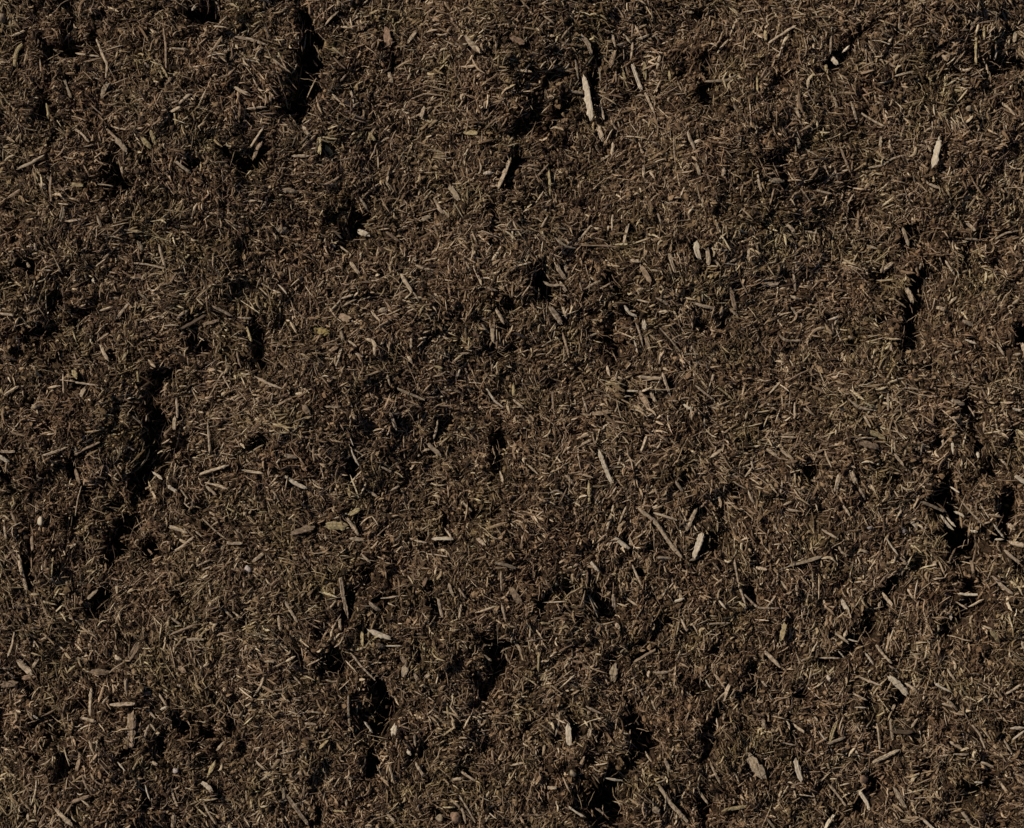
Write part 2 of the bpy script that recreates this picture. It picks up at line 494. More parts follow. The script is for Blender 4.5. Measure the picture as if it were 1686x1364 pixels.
# ------------------------------------------------------------------ ribbon: a sliver of wood along a line
def ribbon(pts, width, thick, seg, rnd, taper=(.35, .35), jag=.18, ring=6, wob=.0, te=.25):
    """pts: list of 3-vectors; returns verts, faces.  Section is a flattened, uneven polygon; ends are torn."""
    P = [Vector(p) for p in pts]
    L = [0]
    for a, b in zip(P[:-1], P[1:]): L.append(L[-1]+(b-a).length)
    tot = L[-1]
    def at(t):
        s = t*tot
        for k in range(len(P)-1):
            if s <= L[k+1] or k == len(P)-2:
                return P[k].lerp(P[k+1], (s-L[k])/max(L[k+1]-L[k], 1e-9))
    C = [at(i/seg) for i in range(seg+1)]
    for _ in range(2 if len(P) > 2 else 0):
        C = [C[0]]+[(C[i-1]+C[i]*2+C[i+1])/4 for i in range(1, len(C)-1)]+[C[-1]]
    ang = [2*math.pi*(k+.5)/ring + rnd.uniform(-.25, .25) for k in range(ring)]
    rad = [rnd.uniform(.72, 1.2) for k in range(ring)]
    verts = []; faces = []
    for i, c in enumerate(C):
        t = i/seg
        d = (C[min(i+1, seg)]-C[max(i-1, 0)]).normalized()
        side = Vector((0, 0, 1)).cross(d).normalized()
        up = d.cross(side)
        f = 1.0
        if t < te: f = taper[0]+(1-taper[0])*(t/te)**.6
        if t > 1-te: f = min(f, taper[1]+(1-taper[1])*((1-t)/te)**.6)
        f *= 1+rnd.uniform(-jag, jag)
        c2 = c + side*rnd.uniform(-wob, wob)*width + up*rnd.uniform(-wob, wob)*thick
        for k in range(ring):
            e = rad[k]*(1+rnd.uniform(-.12, .12))
            endshift = 0
            if i in (0, seg): endshift = rnd.uniform(-.5, .5)*width
            verts.append(c2 + side*math.cos(ang[k])*width*.5*f*e + up*math.sin(ang[k])*thick*.5*f*e + d*endshift)
    for i in range(seg):
        for k in range(ring):
            a = i*ring+k; b = i*ring+(k+1) % ring
            faces.append((a, b, b+ring, a+ring))
    faces.append(tuple(range(ring-1, -1, -1))); faces.append(tuple(seg*ring+k for k in range(ring)))
    return verts, faces

def lump(rnd, sx, sy, sz, rough=.22, sub=2):
    import bmesh
    bm = bmesh.new(); bmesh.ops.create_icosphere(bm, subdivisions=sub, radius=.5)
    k = [rnd.uniform(-1, 1) for _ in range(18)]
    for v in bm.verts:
        x, y, z = v.co*2
        q = 1+rough*(math.sin(k[0]*3+x*3.1+k[1]*y*2)+math.sin(k[2]*3+y*3.7+k[3]*2*z)+math.sin(k[4]*3+z*2.9+k[5]*3*x))*.6
        q += rnd.uniform(-rough, rough)*.4
        v.co = Vector((v.co.x*sx*q, v.co.y*sy*q, v.co.z*sz*q))
    verts = [v.co.copy() for v in bm.verts]; faces = [tuple(v.index for v in f.verts) for f in bm.faces]
    bm.free()
    return verts, faces

def plain_mesh(name, verts, faces, mat, smooth):
    me = bpy.data.meshes.new(name); me.from_pydata([tuple(v) for v in verts], [], faces); me.update()
    me.materials.append(mat)
    if smooth: me.polygons.foreach_set('use_smooth', [True]*len(me.polygons))
    return me

# ------------------------------------------------------------------ every chip, splinter, flake and pebble that can be picked out
CHIPS = '''
r0c0
620,260 665,360 685,420 675,500 18 p
1040,190 1055,300 1050,430 16 t
1090,310 1190,322 14 p
1490,240 1590,260 1686,290 22 p
1110,470 1040,545 30 t
690,535 655,575 655,615 38 g
150,290 130,350 105,430 24 o
1480,555 1585,610 24 p
1210,605 1145,655 26 p
1140,680 1080,712 20 p
1100,690 1112,790 10 o
680,820 740,880 18 t
740,885 805,955 32 p
470,815 520,845 575,905 14 p
1665,820 1585,940 18 p
1655,905 1605,1015 28 t
1110,1020 1215,1100 16 p
955,825 985,910 24 o
905,880 960,940 36 o
130,1075 290,990 26 g
500,355 640,370 12 p
540,395 650,375 12 t
915,400 950,435 20 p
700,545 815,500 12 t
460,1170 530,1175 24 o
330,1110 330,1275 20 t
60,1255 135,1205 20 t
10,100 25,150 50 g
1220,75 1245,50 20 w
310,670 315,750 18 o
262,1165 300,1190 30 p
305,1120 335,1150 30 g
1545,1275 1660,1275 12 p
620,1165 720,1180 10 p
1560,700 1686,685 14 p
1600,500 1670,610 10 p
420,510 455,620 18 g
r0c1
525,80 445,165 16 p
1020,200 965,275 24 p
1330,240 1380,310 1430,345 30 p
1530,250 1505,345 18 t
830,190 850,280 56 r
1240,175 1205,235 16 t
850,470 868,530 24 p
985,470 965,510 20 g
612,590 625,660 14 w
690,670 690,750 20 t
1070,685 1050,750 28 p
300,800 350,860 30 p
410,880 412,975 32 o
445,925 490,980 26 o
240,990 340,990 18 p
490,600 545,655 14 p
575,480 540,520 14 p
1610,1010 1575,1100 1535,1190 30 p
1445,1100 1500,1100 20 w
1230,1180 1280,1260 36 g
1130,1260 1180,1335 20 t
660,1250 715,1335 18 p
185,1205 260,1215 28 p
545,1020 550,1090 12 p
990,630 1080,600 1190,610 12 t
500,370 570,440 14 t
680,845 620,910 14 o
720,840 755,890 18 o
1330,840 1390,845 36 o
365,380 400,430 14 g
1140,1090 1150,1140 14 o
r0c2
445,225 490,280 510,350 24 p
465,500 490,620 505,765 44 w
765,415 790,490 820,580 26 w
700,420 735,555 14 o
640,205 660,300 16 p
770,150 765,250 12 t
770,280 760,375 12 p
945,345 925,440 20 p
660,330 630,425 30 t
850,600 910,720 20 p
565,640 590,760 14 p
550,805 580,890 32 p
650,905 640,985 20 p
560,430 570,515 14 g
410,390 430,500 14 p
370,580 460,595 18 g
1235,520 1370,515 1420,480 16 g
1370,260 1305,340 16 p
1115,840 1160,945 20 p
1030,850 1040,1030 14 t
840,1050 840,1120 16 p
875,1090 910,1130 14 p
810,905 835,970 12 p
240,1070 250,1240 16 o
240,1040 130,1155 12 t
1560,1100 1580,1215 14 p
1660,1200 1630,1300 12 t
70,15 130,80 16 t
215,110 275,155 16 p
1550,490 1555,580 14 o
1000,455 1005,510 16 o
1345,1070 1345,1110 24 p
1170,1040 1195,1110 24 g
1100,80 1150,90 20 g
1625,280 1686,235 16 p
1410,670 1440,720 20 p
845,400 850,500 22 o
10,250 80,285 40 r
r0c3
70,280 150,225 240,170 18 p
45,200 50,260 20 o
465,240 455,350 16 p
575,300 535,340 14 w
465,375 495,410 30 w
430,420 430,455 20 o
650,75 670,105 16 o
850,235 825,290 20 p
905,135 885,180 895,205 940,200 18 g
1330,140 1365,170 22 p
1545,75 1565,145 16 p
1370,230 1375,410 16 o
1420,180 1425,250 20 o
1490,330 1485,390 14 w
1620,220 1615,270 28 p
240,685 265,745 20 p
590,650 610,720 625,775 18 p
650,720 720,765 800,805 20 p
1145,880 1120,970 1100,1060 36 w
1055,890 1090,960 16 p
1225,770 1230,830 16 p
920,985 840,1010 790,1050 700,1065 14 p
520,940 560,1030 580,1090 16 t
1330,672 1330,712 36 g
1530,655 1620,730 20 p
0,850 60,835 14 p
255,880 260,940 20 p
80,1145 150,1148 36 g
1070,1160 1150,1195 20 p
1410,780 1385,835 12 p
800,390 870,430 14 t
370,1210 460,1230 20 g
605,1230 560,1315 14 p
100,1190 80,1290 12 t
5,1090 25,1210 16 g
910,625 950,655 16 p
775,870 770,935 16 p
860,490 980,460 14 p
r1c0
0,675 90,688 18 p
1010,250 1030,330 1050,385 22 p
880,225 905,280 24 g
845,360 950,372 1060,400 14 p
640,660 715,635 14 p
825,610 745,715 22 p
1190,660 1120,710 22 p
1350,635 1470,695 20 p
1510,705 1600,712 16 p
630,850 690,805 18 t
645,880 690,975 20 p
1300,690 1150,775 26 b
35,1190 125,1135 20 p
880,545 940,600 18 g
480,1040 490,1080 34 o
545,1150 520,1195 32 p
485,1110 620,1130 12 p
1400,1040 1455,1150 12 p
1290,745 1380,725 24 t
1500,920 1525,1010 18 t
875,1040 880,1115 18 o
1120,1210 1125,1330 16 p
685,330 620,380 12 p
598,460 605,482 20 w
210,1270 260,1262 36 g
410,10 395,90 26 g
620,60 650,140 14 p
405,1060 405,1180 12 p
280,405 330,408 14 p
1560,760 1590,850 22 o
180,360 195,390 20 g
150,1130 160,1200 12 p
225,240 235,280 18 p
870,430 905,455 24 r
r1c1
655,165 715,188 38 w
600,355 655,425 22 p
925,435 960,490 990,540 26 p
1000,545 1035,600 14 p
1015,375 1120,405 20 p
1010,330 1015,350 24 p
150,135 195,165 50 g
258,245 278,250 24 g
485,240 510,260 20 w
540,255 600,300 14 p
490,150 560,215 12 p
830,165 915,230 22 t
550,585 620,560 14 p
550,635 640,590 14 p
790,665 830,650 32 p
380,785 465,800 46 y
545,790 560,845 24 g
590,850 640,885 16 p
700,835 760,860 755,940 22 p
10,1075 175,1150 18 p
155,500 205,555 10 w
115,530 165,550 12 p
150,1255 240,1210 14 t
440,1262 540,1265 18 p
310,1255 345,1310 34 t
900,1150 1065,1220 18 p
960,1255 1060,1270 14 t
835,1060 855,1130 14 p
1520,650 1570,745 20 p
1400,715 1480,705 14 t
1430,745 1475,800 16 p
1495,760 1500,850 28 g
1280,930 1350,925 18 p
1140,1010 1190,1025 18 o
965,945 990,985 22 p
630,920 675,950 18 p
1460,1150 1510,1230 1560,1265 14 w
1450,510 1530,535 16 p
1405,430 1430,500 14 p
1438,405 1448,425 24 o
1150,0 1190,50 22 p
1380,800 1420,830 30 r
550,900 515,1010 14 p
1630,1120 1630,1190 18 o
1295,1030 1275,1075 14 w
540,695 600,715 44 t
1050,90 1110,60 30 g
985,830 985,900 16 p
r1c2
1170,225 1168,280 1190,335 34 w
235,70 195,135 18 p
520,110 410,240 14 p
645,60 640,150 20 p
745,120 715,240 20 p
435,250 705,262 10 t
930,50 950,120 14 p
290,370 345,455 28 p
345,350 355,420 18 p
310,480 350,535 24 p
215,480 240,505 305,500 20 g
575,465 475,520 14 p
820,380 880,470 34 t
760,345 815,350 24 p
1000,300 1035,415 24 p
1240,270 1245,375 28 p
1280,340 1320,380 14 p
1350,365 1430,330 14 p
1500,265 1495,340 16 p
920,580 1000,625 16 p
800,590 880,610 12 p
1165,615 1290,645 20 p
1385,520 1415,640 28 t
1380,650 1430,695 20 p
250,640 320,740 38 p
330,635 355,710 18 p
720,630 750,680 790,695 20 w
840,725 845,775 28 w
780,700 815,800 835,890 16 p
780,850 800,920 10 w
850,830 880,910 26 t
940,770 1000,830 1070,920 14 p
330,800 370,960 14 t
490,830 550,800 14 p
200,885 270,845 12 p
800,1075 945,1085 20 p
955,1050 1010,1200 16 p
610,1010 625,1070 18 p
1080,935 1180,935 14 p
730,1165 800,1165 14 w
880,1175 915,1230 24 p
820,1180 870,1260 40 t
1165,1130 1280,1220 16 p
1310,1145 1400,1220 18 o
1280,1060 1270,1100 20 p
660,1300 690,1235 14 p
1090,1250 1135,1280 18 w
1580,490 1680,490 28 p
455,1200 485,1300 12 p
20,1120 20,1190 22 o
20,1220 85,1275 16 p
265,1170 275,1300 16 t
45,380 130,355 14 p
1450,460 1490,550 12 t
530,1310 620,1300 36 t
r1c3
185,120 235,165 22 p
240,230 235,340 10 p
225,420 240,540 18 p
910,140 935,200 950,255 18 p
780,410 850,360 26 p
940,520 960,560 975,610 30 p
1185,345 1240,435 14 p
1210,610 1260,570 16 p
1310,210 1385,215 16 p
1500,210 1560,170 1650,155 14 p
1320,110 1370,155 22 p
1290,730 1345,755 24 p
140,815 180,850 280,850 16 p
210,570 260,585 16 p
215,640 250,690 16 p
1305,845 1365,870 16 w
1510,870 1555,945 16 p
1650,870 1680,920 24 p
1220,935 1275,915 20 p
140,1110 70,1185 16 p
330,1030 190,1100 10 t
680,1130 735,1105 14 p
925,1145 1040,1160 14 p
820,1180 825,1285 14 p
570,1215 640,1270 720,1285 16 p
350,1140 430,1180 12 t
290,1275 360,1320 14 p
1210,1220 1290,1250 28 p
1600,1275 1650,1290 14 w
1130,640 1190,660 24 p
505,690 480,750 16 p
440,720 500,700 12 w
840,860 845,910 20 p
300,160 380,175 14 p
1600,620 1640,590 18 p
235,1240 235,1340 12 p
690,250 760,270 14 p
1030,360 1020,400 18 p
1610,940 1660,930 16 p
570,822 600,835 22 p
r2c0
275,270 360,245 430,215 20 p
480,260 560,220 640,185 20 t
0,270 60,305 28 w
20,245 105,245 22 p
125,890 145,1000 180,1115 26 p
0,910 35,975 16 p
520,460 495,540 487,645 12 p
270,655 268,705 36 w
1270,385 1360,355 1445,330 24 p
1320,80 1325,170 1332,250 16 p
1300,440 1440,480 16 p
1310,465 1370,515 20 p
1535,360 1670,380 14 p
1075,715 1180,755 28 p
1220,785 1100,875 14 p
1280,665 1360,740 1430,795 14 p
1240,745 1280,780 12 p
1440,815 1530,820 20 p
1665,885 1600,935 20 p
1070,460 1125,495 20 w
985,370 1030,415 16 w
1145,480 1190,540 12 g
1250,965 1325,930 14 p
1280,988 1335,968 12 p
1555,965 1580,1005 40 l
1440,600 1530,640 14 o
1630,630 1686,625 14 o
800,205 860,240 14 p
940,860 965,885 14 r
505,1070 550,1075 34 g
490,355 515,440 22 t
450,850 485,825 14 p
1415,1235 1470,1290 18 p
1470,1245 1530,1285 12 p
1090,1290 1150,1335 16 p
210,780 215,860 20 t
80,620 115,700 20 t
35,720 45,790 20 p
350,910 340,1020 14 o
1110,30 1105,100 24 p
850,20 915,70 12 p
1325,1070 1335,1150 12 p
565,1165 620,1115 30 g
r2c1
855,0 895,100 22 p
940,140 945,280 12 t
605,160 625,205 10 w
608,225 660,330 12 w
1095,195 1170,265 30 p
195,400 260,440 325,470 26 w
710,485 770,525 18 p
580,660 655,770 22 p
455,710 585,715 50 o
240,760 380,720 40 t
605,790 695,800 28 p
600,640 655,610 34 o
1125,790 1250,795 22 w
975,790 1080,820 14 p
795,340 870,375 14 p
190,265 260,280 26 p
370,210 375,300 16 t
1090,885 1215,905 10 p
0,920 60,885 20 p
680,890 730,940 18 p
545,1040 565,1150 590,1280 26 p
195,1180 270,1315 16 p
155,1250 160,1335 20 t
800,1165 900,1150 12 p
720,1190 790,1240 26 p
1220,1070 1250,1150 20 g
1160,1170 1185,1280 20 p
1290,1110 1335,1170 16 p
1550,1000 1555,1120 14 p
1555,1200 1580,1310 16 p
1610,1100 1680,1200 42 t
1300,1210 1290,1300 16 p
1405,790 1450,830 26 p
1310,560 1365,615 16 p
1085,1040 1065,1085 22 r
1545,370 1565,440 14 p
1155,50 1130,160 18 p
912,345 930,350 24 r
1030,265 1040,270 20 p
1520,940 1640,970 20 g
1200,730 1240,790 14 p
330,350 315,360 24 r
140,338 165,355 20 r
160,290 135,320 12 p
770,780 840,715 10 t
860,490 910,460 14 p
r2c2
555,240 590,340 630,430 32 w
495,430 500,570 20 o
510,465 620,460 14 o
860,145 820,250 20 p
615,70 575,105 18 p
510,170 445,200 16 p
1340,225 1260,280 22 p
1610,225 1686,280 22 p
810,605 920,690 1010,830 1080,910 26 p
905,630 1045,675 18 p
1170,600 1110,740 24 p
1205,760 1180,830 1155,900 44 w
1265,550 1325,525 14 p
660,785 740,850 26 w
635,645 605,745 22 p
730,590 690,690 12 p
650,580 640,630 14 p
755,780 760,850 16 p
350,390 400,450 20 p
240,510 300,485 380,550 14 p
100,320 180,390 12 p
1410,930 1440,1080 1480,1200 16 p
1470,1140 1550,1225 1686,1230 16 p
1500,490 1535,570 20 p
1350,565 1410,572 14 p
1540,975 1610,985 20 p
1040,430 1080,490 18 p
510,940 550,990 24 w
650,1150 655,1220 26 p
710,1155 795,1210 18 p
920,910 1010,915 20 p
485,1000 485,1070 12 r
1030,1185 1090,1165 20 w
1310,1180 1355,1230 14 w
1240,1330 1380,1320 12 p
1520,345 1480,400 14 p
1200,590 1240,550 12 t
1660,700 1680,760 14 p
1130,930 1190,905 14 g
770,960 800,1030 830,1090 14 p
1080,990 1160,1005 12 p
20,135 60,130 14 g
90,510 20,570 14 t
r2c3
150,235 220,290 18 p
670,20 710,90 16 p
700,115 800,160 30 o
650,190 750,215 40 t
595,375 620,440 36 p
510,390 490,490 24 p
150,430 140,500 20 p
540,590 580,650 20 p
640,470 670,540 16 p
1025,560 1100,585 1170,620 18 p
1150,645 1225,735 22 w
1185,655 1245,715 14 w
1225,620 1300,650 18 w
1210,465 1265,500 10 w
1290,570 1350,640 1415,705 12 p
865,260 920,330 18 p
860,90 930,170 8 p
1215,180 1225,260 16 w
1170,170 1160,210 16 p
1375,250 1385,280 24 w
1510,290 1570,330 14 p
1620,400 1686,450 26 w
1535,860 1630,935 22 p
1575,810 1686,835 36 p
1575,700 1610,730 32 p
1480,700 1530,780 12 w
1490,795 1545,795 12 w
1340,740 1380,745 16 w
965,680 1000,720 22 w
920,720 920,760 20 l
690,725 725,720 20 l
405,735 510,795 16 p
105,700 115,750 16 p
810,795 880,890 12 w
895,910 940,950 14 p
640,860 690,880 20 p
1110,935 1120,965 26 p
1213,1265 1217,1300 26 w
785,1130 850,1210 22 p
525,1175 565,1240 30 w
570,1240 590,1290 12 p
775,1190 765,1230 20 p
1245,1130 1380,1145 18 w
945,1110 975,1165 14 p
1480,1030 1600,1140 22 p
200,960 300,935 410,905 24 g
0,970 50,985 16 p
510,840 530,885 570,895 14 p
150,1060 185,1110 14 p
165,580 210,560 14 p
180,610 265,620 14 p
1345,930 1360,1010 22 t
1250,1190 1310,1230 12 p
150,150 240,155 16 p
1430,60 1425,115 14 p
r3c0
100,100 90,180 60,255 18 p
125,285 205,360 44 p
25,430 120,420 42 t
250,265 215,320 24 p
160,385 230,375 30 r
710,555 855,548 24 p
800,395 808,500 20 p
590,450 580,620 24 p
535,635 620,660 20 p
845,600 835,810 56 t
650,550 690,505 12 p
950,590 985,640 12 p
955,680 985,720 14 p
1285,1040 1350,1090 30 w
1365,910 1325,985 28 o
510,870 490,970 28 t
470,1170 570,1135 26 t
360,1210 470,1310 30 p
1090,1080 1125,1200 18 p
1105,1240 1095,1340 24 p
1080,115 1250,50 16 t
1090,15 1155,65 18 p
1120,430 1165,445 16 p
1190,145 1290,145 20 p
1620,910 1686,970 14 p
1665,380 1640,460 1600,510 12 p
1375,840 1420,790 16 p
530,1010 580,1110 16 t
300,1240 260,1320 24 t
930,1060 960,1150 12 w
1010,490 1050,560 14 p
1025,583 1060,570 14 w
220,620 260,640 16 w
945,685 915,790 14 p
580,345 690,345 44 t
880,170 820,270 36 t
485,310 430,360 16 o
1140,320 1170,350 30 t
1280,1160 1320,1240 1370,1310 16 p
1555,1090 1560,1160 12 p
760,910 800,970 12 w
960,915 990,930 26 p
740,260 770,270 24 p
1100,960 1130,980 30 l
5,330 90,325 14 p
60,350 110,385 12 p
185,1240 185,1290 14 p
230,1150 245,1200 30 o
220,150 225,200 20 p
r3c1
720,80 790,115 855,140 32 w
680,100 680,175 28 o
590,500 590,600 600,690 16 p
610,230 680,320 760,390 18 p
955,310 940,370 44 p
925,255 960,300 30 t
1010,370 1030,400 30 p
888,680 878,740 36 w
180,780 190,940 18 p
465,775 415,825 22 o
320,675 385,680 18 p
205,1120 270,1220 340,1310 22 p
185,1080 190,1150 22 g
1015,910 1070,1000 20 p
1250,1025 1310,1015 20 p
1290,970 1390,1035 14 p
1235,1150 1310,1220 1330,1300 14 p
1290,1130 1390,1300 14 p
1262,1240 1268,1290 66 r
1150,1262 1180,1275 44 g
1005,750 1015,810 18 p
965,840 985,860 20 w
540,20 540,80 20 p
155,0 165,90 20 p
240,375 290,430 12 p
70,285 130,290 18 p
60,370 50,430 10,480 14 p
700,650 745,720 12 w
500,1225 580,1230 14 o
575,1150 580,1190 20 p
540,1010 490,1090 10 p
345,600 420,610 14 p
1430,710 1450,750 14 p
770,940 800,1000 14 p
450,400 500,415 540,400 12 p
835,1240 880,1290 20 p
1440,240 1490,280 14 p
770,175 815,190 36 t
1210,560 1220,650 14 o
1070,390 1100,370 28 p
830,185 930,185 10 w
r3c2
365,680 370,800 34 w
310,600 305,680 285,750 14 p
665,315 650,390 56 g
872,345 868,385 20 p
780,285 910,210 20 t
905,352 1005,350 20 p
1380,425 1345,525 24 p
1500,870 1590,1005 62 p
1340,1225 1480,1200 28 o
975,900 1010,975 24 p
930,1060 1000,1170 1110,1290 24 p
1260,930 1320,1050 18 p
1190,1100 1245,1180 16 p
1230,400 1260,450 10 w
1075,15 1110,90 16 p
1145,40 1180,110 12 p
1230,55 1320,50 1410,40 20 p
600,1015 700,1020 14 w
230,1075 290,1075 20 p
480,570 580,615 16 p
20,150 70,230 16 p
180,230 175,340 24 o
0,940 80,925 14 p
505,710 495,760 28 p
1600,220 1686,310 28 p
1585,410 1610,440 18 p
1590,650 1597,690 24 p
850,850 890,920 12 p
900,1205 940,1230 44 p
370,1200 470,1260 14 w
385,970 400,1000 40 g
890,530 915,590 16 p
815,450 840,500 16 p
1100,470 1140,500 14 p
1600,1260 1660,1330 14 p
190,40 250,45 16 o
668,50 682,70 26 p
540,1210 590,1240 14 p
465,880 440,950 24 t
r3c3
165,50 145,140 38 o
480,100 565,165 22 p
570,145 635,160 12 w
560,90 545,130 20 p
395,262 510,262 14 p
510,220 550,265 10 w
745,180 800,250 845,295 20 p
675,230 725,300 14 w
820,375 880,430 930,485 40 w
620,370 690,405 770,430 14 p
930,420 1000,470 14 p
830,310 890,355 14 p
1115,420 1215,475 16 w
1200,335 1240,400 14 p
1470,90 1520,160 28 o
1420,60 1475,82 14 p
600,485 685,525 14 p
610,572 680,572 10 w
220,670 290,725 18 p
385,720 430,780 12 w
495,660 475,720 460,780 24 o
440,805 545,760 20 g
235,895 250,960 275,1035 32 w
0,930 30,1010 44 p
720,920 810,880 890,840 26 p
750,670 770,830 18 p
830,640 840,760 14 p
845,720 970,725 30 b
640,1100 680,1160 710,1225 26 w
860,1080 930,1200 24 p
450,1060 510,1130 560,1200 14 p
475,1235 420,1330 24 w
430,370 450,400 26 w
1345,680 1400,740 1430,830 16 p
1210,790 1290,835 22 p
1240,868 1325,868 14 p
1420,925 1480,945 20 p
1590,700 1665,695 18 w
1665,715 1600,775 14 w
1555,780 1600,860 14 p
1530,1050 1580,1110 20 p
1370,1045 1415,1045 12 w
1285,1230 1340,1310 28 p
1030,1265 1110,1341 22 w
1620,135 1686,135 18 p
1660,430 1560,490 14 p
1660,160 1680,220 14 p
290,440 230,490 14 t
650,1020 680,1025 50 r
130,1130 150,1100 14 p
970,700 1000,640 14 p
855,550 850,600 18 p
350,610 375,660 14 p
150,790 235,810 14 p
1165,550 1235,570 16 p
'''
K = 440.0/1686.0
ORIG_X = [0, 420, 840, 1246]; ORIG_Y = [0, 340, 680, 1014]
chips = []; ox = oy = 0
for line in CHIPS.strip().split('\n'):
    if line[0] == 'r' and line[2] == 'c':
        oy = ORIG_Y[int(line[1])]; ox = ORIG_X[int(line[3])]; continue
    f = line.split()
    P = [tuple(float(v) for v in q.split(',')) for q in f[:-2]]
    P = [(ox+a*K, oy+b*K) for a, b in P]
    mid = (sum(p[0] for p in P)/len(P), sum(p[1] for p in P)/len(P))
    if any(math.hypot(c['mid'][0]-mid[0], c['mid'][1]-mid[1]) < 5 for c in chips): continue
    chips.append(dict(P=P, w=float(f[-2])*K, tone=f[-1], mid=mid))

def classify(c):
    P = c['P']; L = sum(math.dist(a, b) for a, b in zip(P[:-1], P[1:])); c['L'] = L
    w = c['w']
    if c['tone'] == 'l' or (w >= 9 and L < 14 and c['tone'] in 'grw'): return 'pebble'
    if c['tone'] == 'y': return 'leaf_scrap'
    if len(P) > 2 and w < 5.6: return 'bent_twig'
    if w >= 7.2 or L/w < 2.2: return 'wood_flake' if w >= 7.2 else 'wood_crumb'
    if w <= 4.3: return 'splinter'
    return 'wood_chip'
for c in chips: c['kind'] = classify(c)

CAT = {'pebble': 'pebble', 'leaf_scrap': 'leaf', 'bent_twig': 'twig', 'wood_flake': 'wood flake', 'wood_crumb': 'wood crumb', 'splinter': 'splinter', 'wood_chip': 'wood chip'}
GROUP = {'pebble': 'small pebbles in the mulch', 'bent_twig': 'bent twigs lying on the mulch', 'wood_flake': 'broad wood flakes on the mulch',
         'wood_crumb': 'short wood crumbs on the mulch', 'splinter': 'thin splinters strewn over the mulch', 'wood_chip': 'wood chips strewn over the mulch'}
WORD = {'pebble': 'pebble', 'leaf_scrap': 'leaf scrap', 'bent_twig': 'bent twig', 'wood_flake': 'flake', 'wood_crumb': 'stub', 'splinter': 'splinter', 'wood_chip': 'chip'}
TONEWORD = {'w': 'bone white', 'p': 'pale', 't': 'tan', 'o': 'straw-coloured', 'g': 'greyish', 'b': 'dark brown', 'r': 'reddish', 'y': 'yellow', 'l': 'lilac-grey'}

# things of the ground one can find by eye; the labels refer to them
LANDMARKS = [
 (500, 120, 'long black crack near the top left'), (327, 22, 'black pit on the top edge'), (115, 80, 'hollow in the upper left corner'),
 (202, 300, 'black hollow below the cut straw'), (405, 268, 'crescent-shaped black hole'), (599, 386, 'square white flake'),
 (640, 65, 'pinkish flake near the top'), (846, 275, 'black slot above the middle'), (968, 165, 'biggest white stick'),
 (1166, 150, 'upright black gap near the top'), (1372, 102, 'white nub by the top right hole'), (1541, 253, 'white blade at the upper right'),
 (1640, 112, 'fibrous hollow in the top right corner'), (1435, 200, 'straight tan stick at the upper right'), (1283, 285, 'dark tangle under the top right'),
 (1146, 412, 'bright white chunk right of the middle'), (890, 468, 'round black hole above the middle'), (1036, 500, 'crooked crack with white crumbs'),
 (1507, 500, 'tall black crack at the right'), (1455, 448, 'black hole under a lifted flake'), (1674, 549, 'black notch in the right edge'),
 (1645, 390, 'dark seam at the right edge'), (669, 468, 'long tapering chip left of the middle'), (530, 547, 'yellow leaf scrap'),
 (320, 531, 'dark brown stick'), (52, 443, 'small black pit at the left edge'), (75, 550, 'cluster of dark pits at the left'),
 (260, 638, 'top hole of the left crack'), (235, 760, 'wide black crack at the left'), (193, 885, 'black gap below the left crack'),
 (160, 995, 'lowest hole of the left crack'), (40, 945, 'upright pale stick at the left edge'), (354, 773, 'clean pale stick right of the left crack'),
 (70, 858, 'white pebble at the left'), (409, 937, 'lilac pebble'), (581, 867, 'straight chip on the blond flakes'),
 (568, 985, 'long pointed spike in black shade'), (822, 748, 'dark cleft at the middle'), (730, 887, 'level white splinter below the middle'),
 (995, 770, 'pointed white wedge'), (1090, 870, 'longest curved twig'), (1151, 897, 'white upright blade in the middle'),
 (1332, 782, 'small pit right of the middle'), (1404, 787, 'ragged pale flake at the right'), (1580, 870, 'great black crack at the lower right'),
 (1653, 860, 'black gash at the right edge'), (1220, 970, 'long bent stem right of the middle'), (550, 1090, 'round black hole at the lower left'),
 (630, 1160, 'upright black cleft low in the middle'), (812, 1100, 'black gully low in the middle'), (626, 1043, 'ragged white stick at the lower left'),
 (219, 1198, 'upright block of tan wood'), (35, 1110, 'dry flakes at the left edge'), (344, 1292, 'bright chip near the bottom left'),
 (936, 1208, 'bone white blade near the bottom'), (1052, 1215, 'slim black cleft near the bottom'), (1000, 1325, 'large black pit on the bottom edge'),
 (1243, 1258, 'broad pale slab near the bottom'), (1208, 1331, 'level green-tinged chip at the bottom'), (1476, 1127, 'bright blade at the lower right'),
 (1420, 1060, 'bent black gap at the lower right'), (1457, 1243, 'straight rod at the lower right'), (1440, 1300, 'black hole at the bottom right'),
 (1665, 1200, 'white pair by the right edge'), (750, 1344, 'round brown stone'), (1012, 1106, 'knobbly pale chunk')]

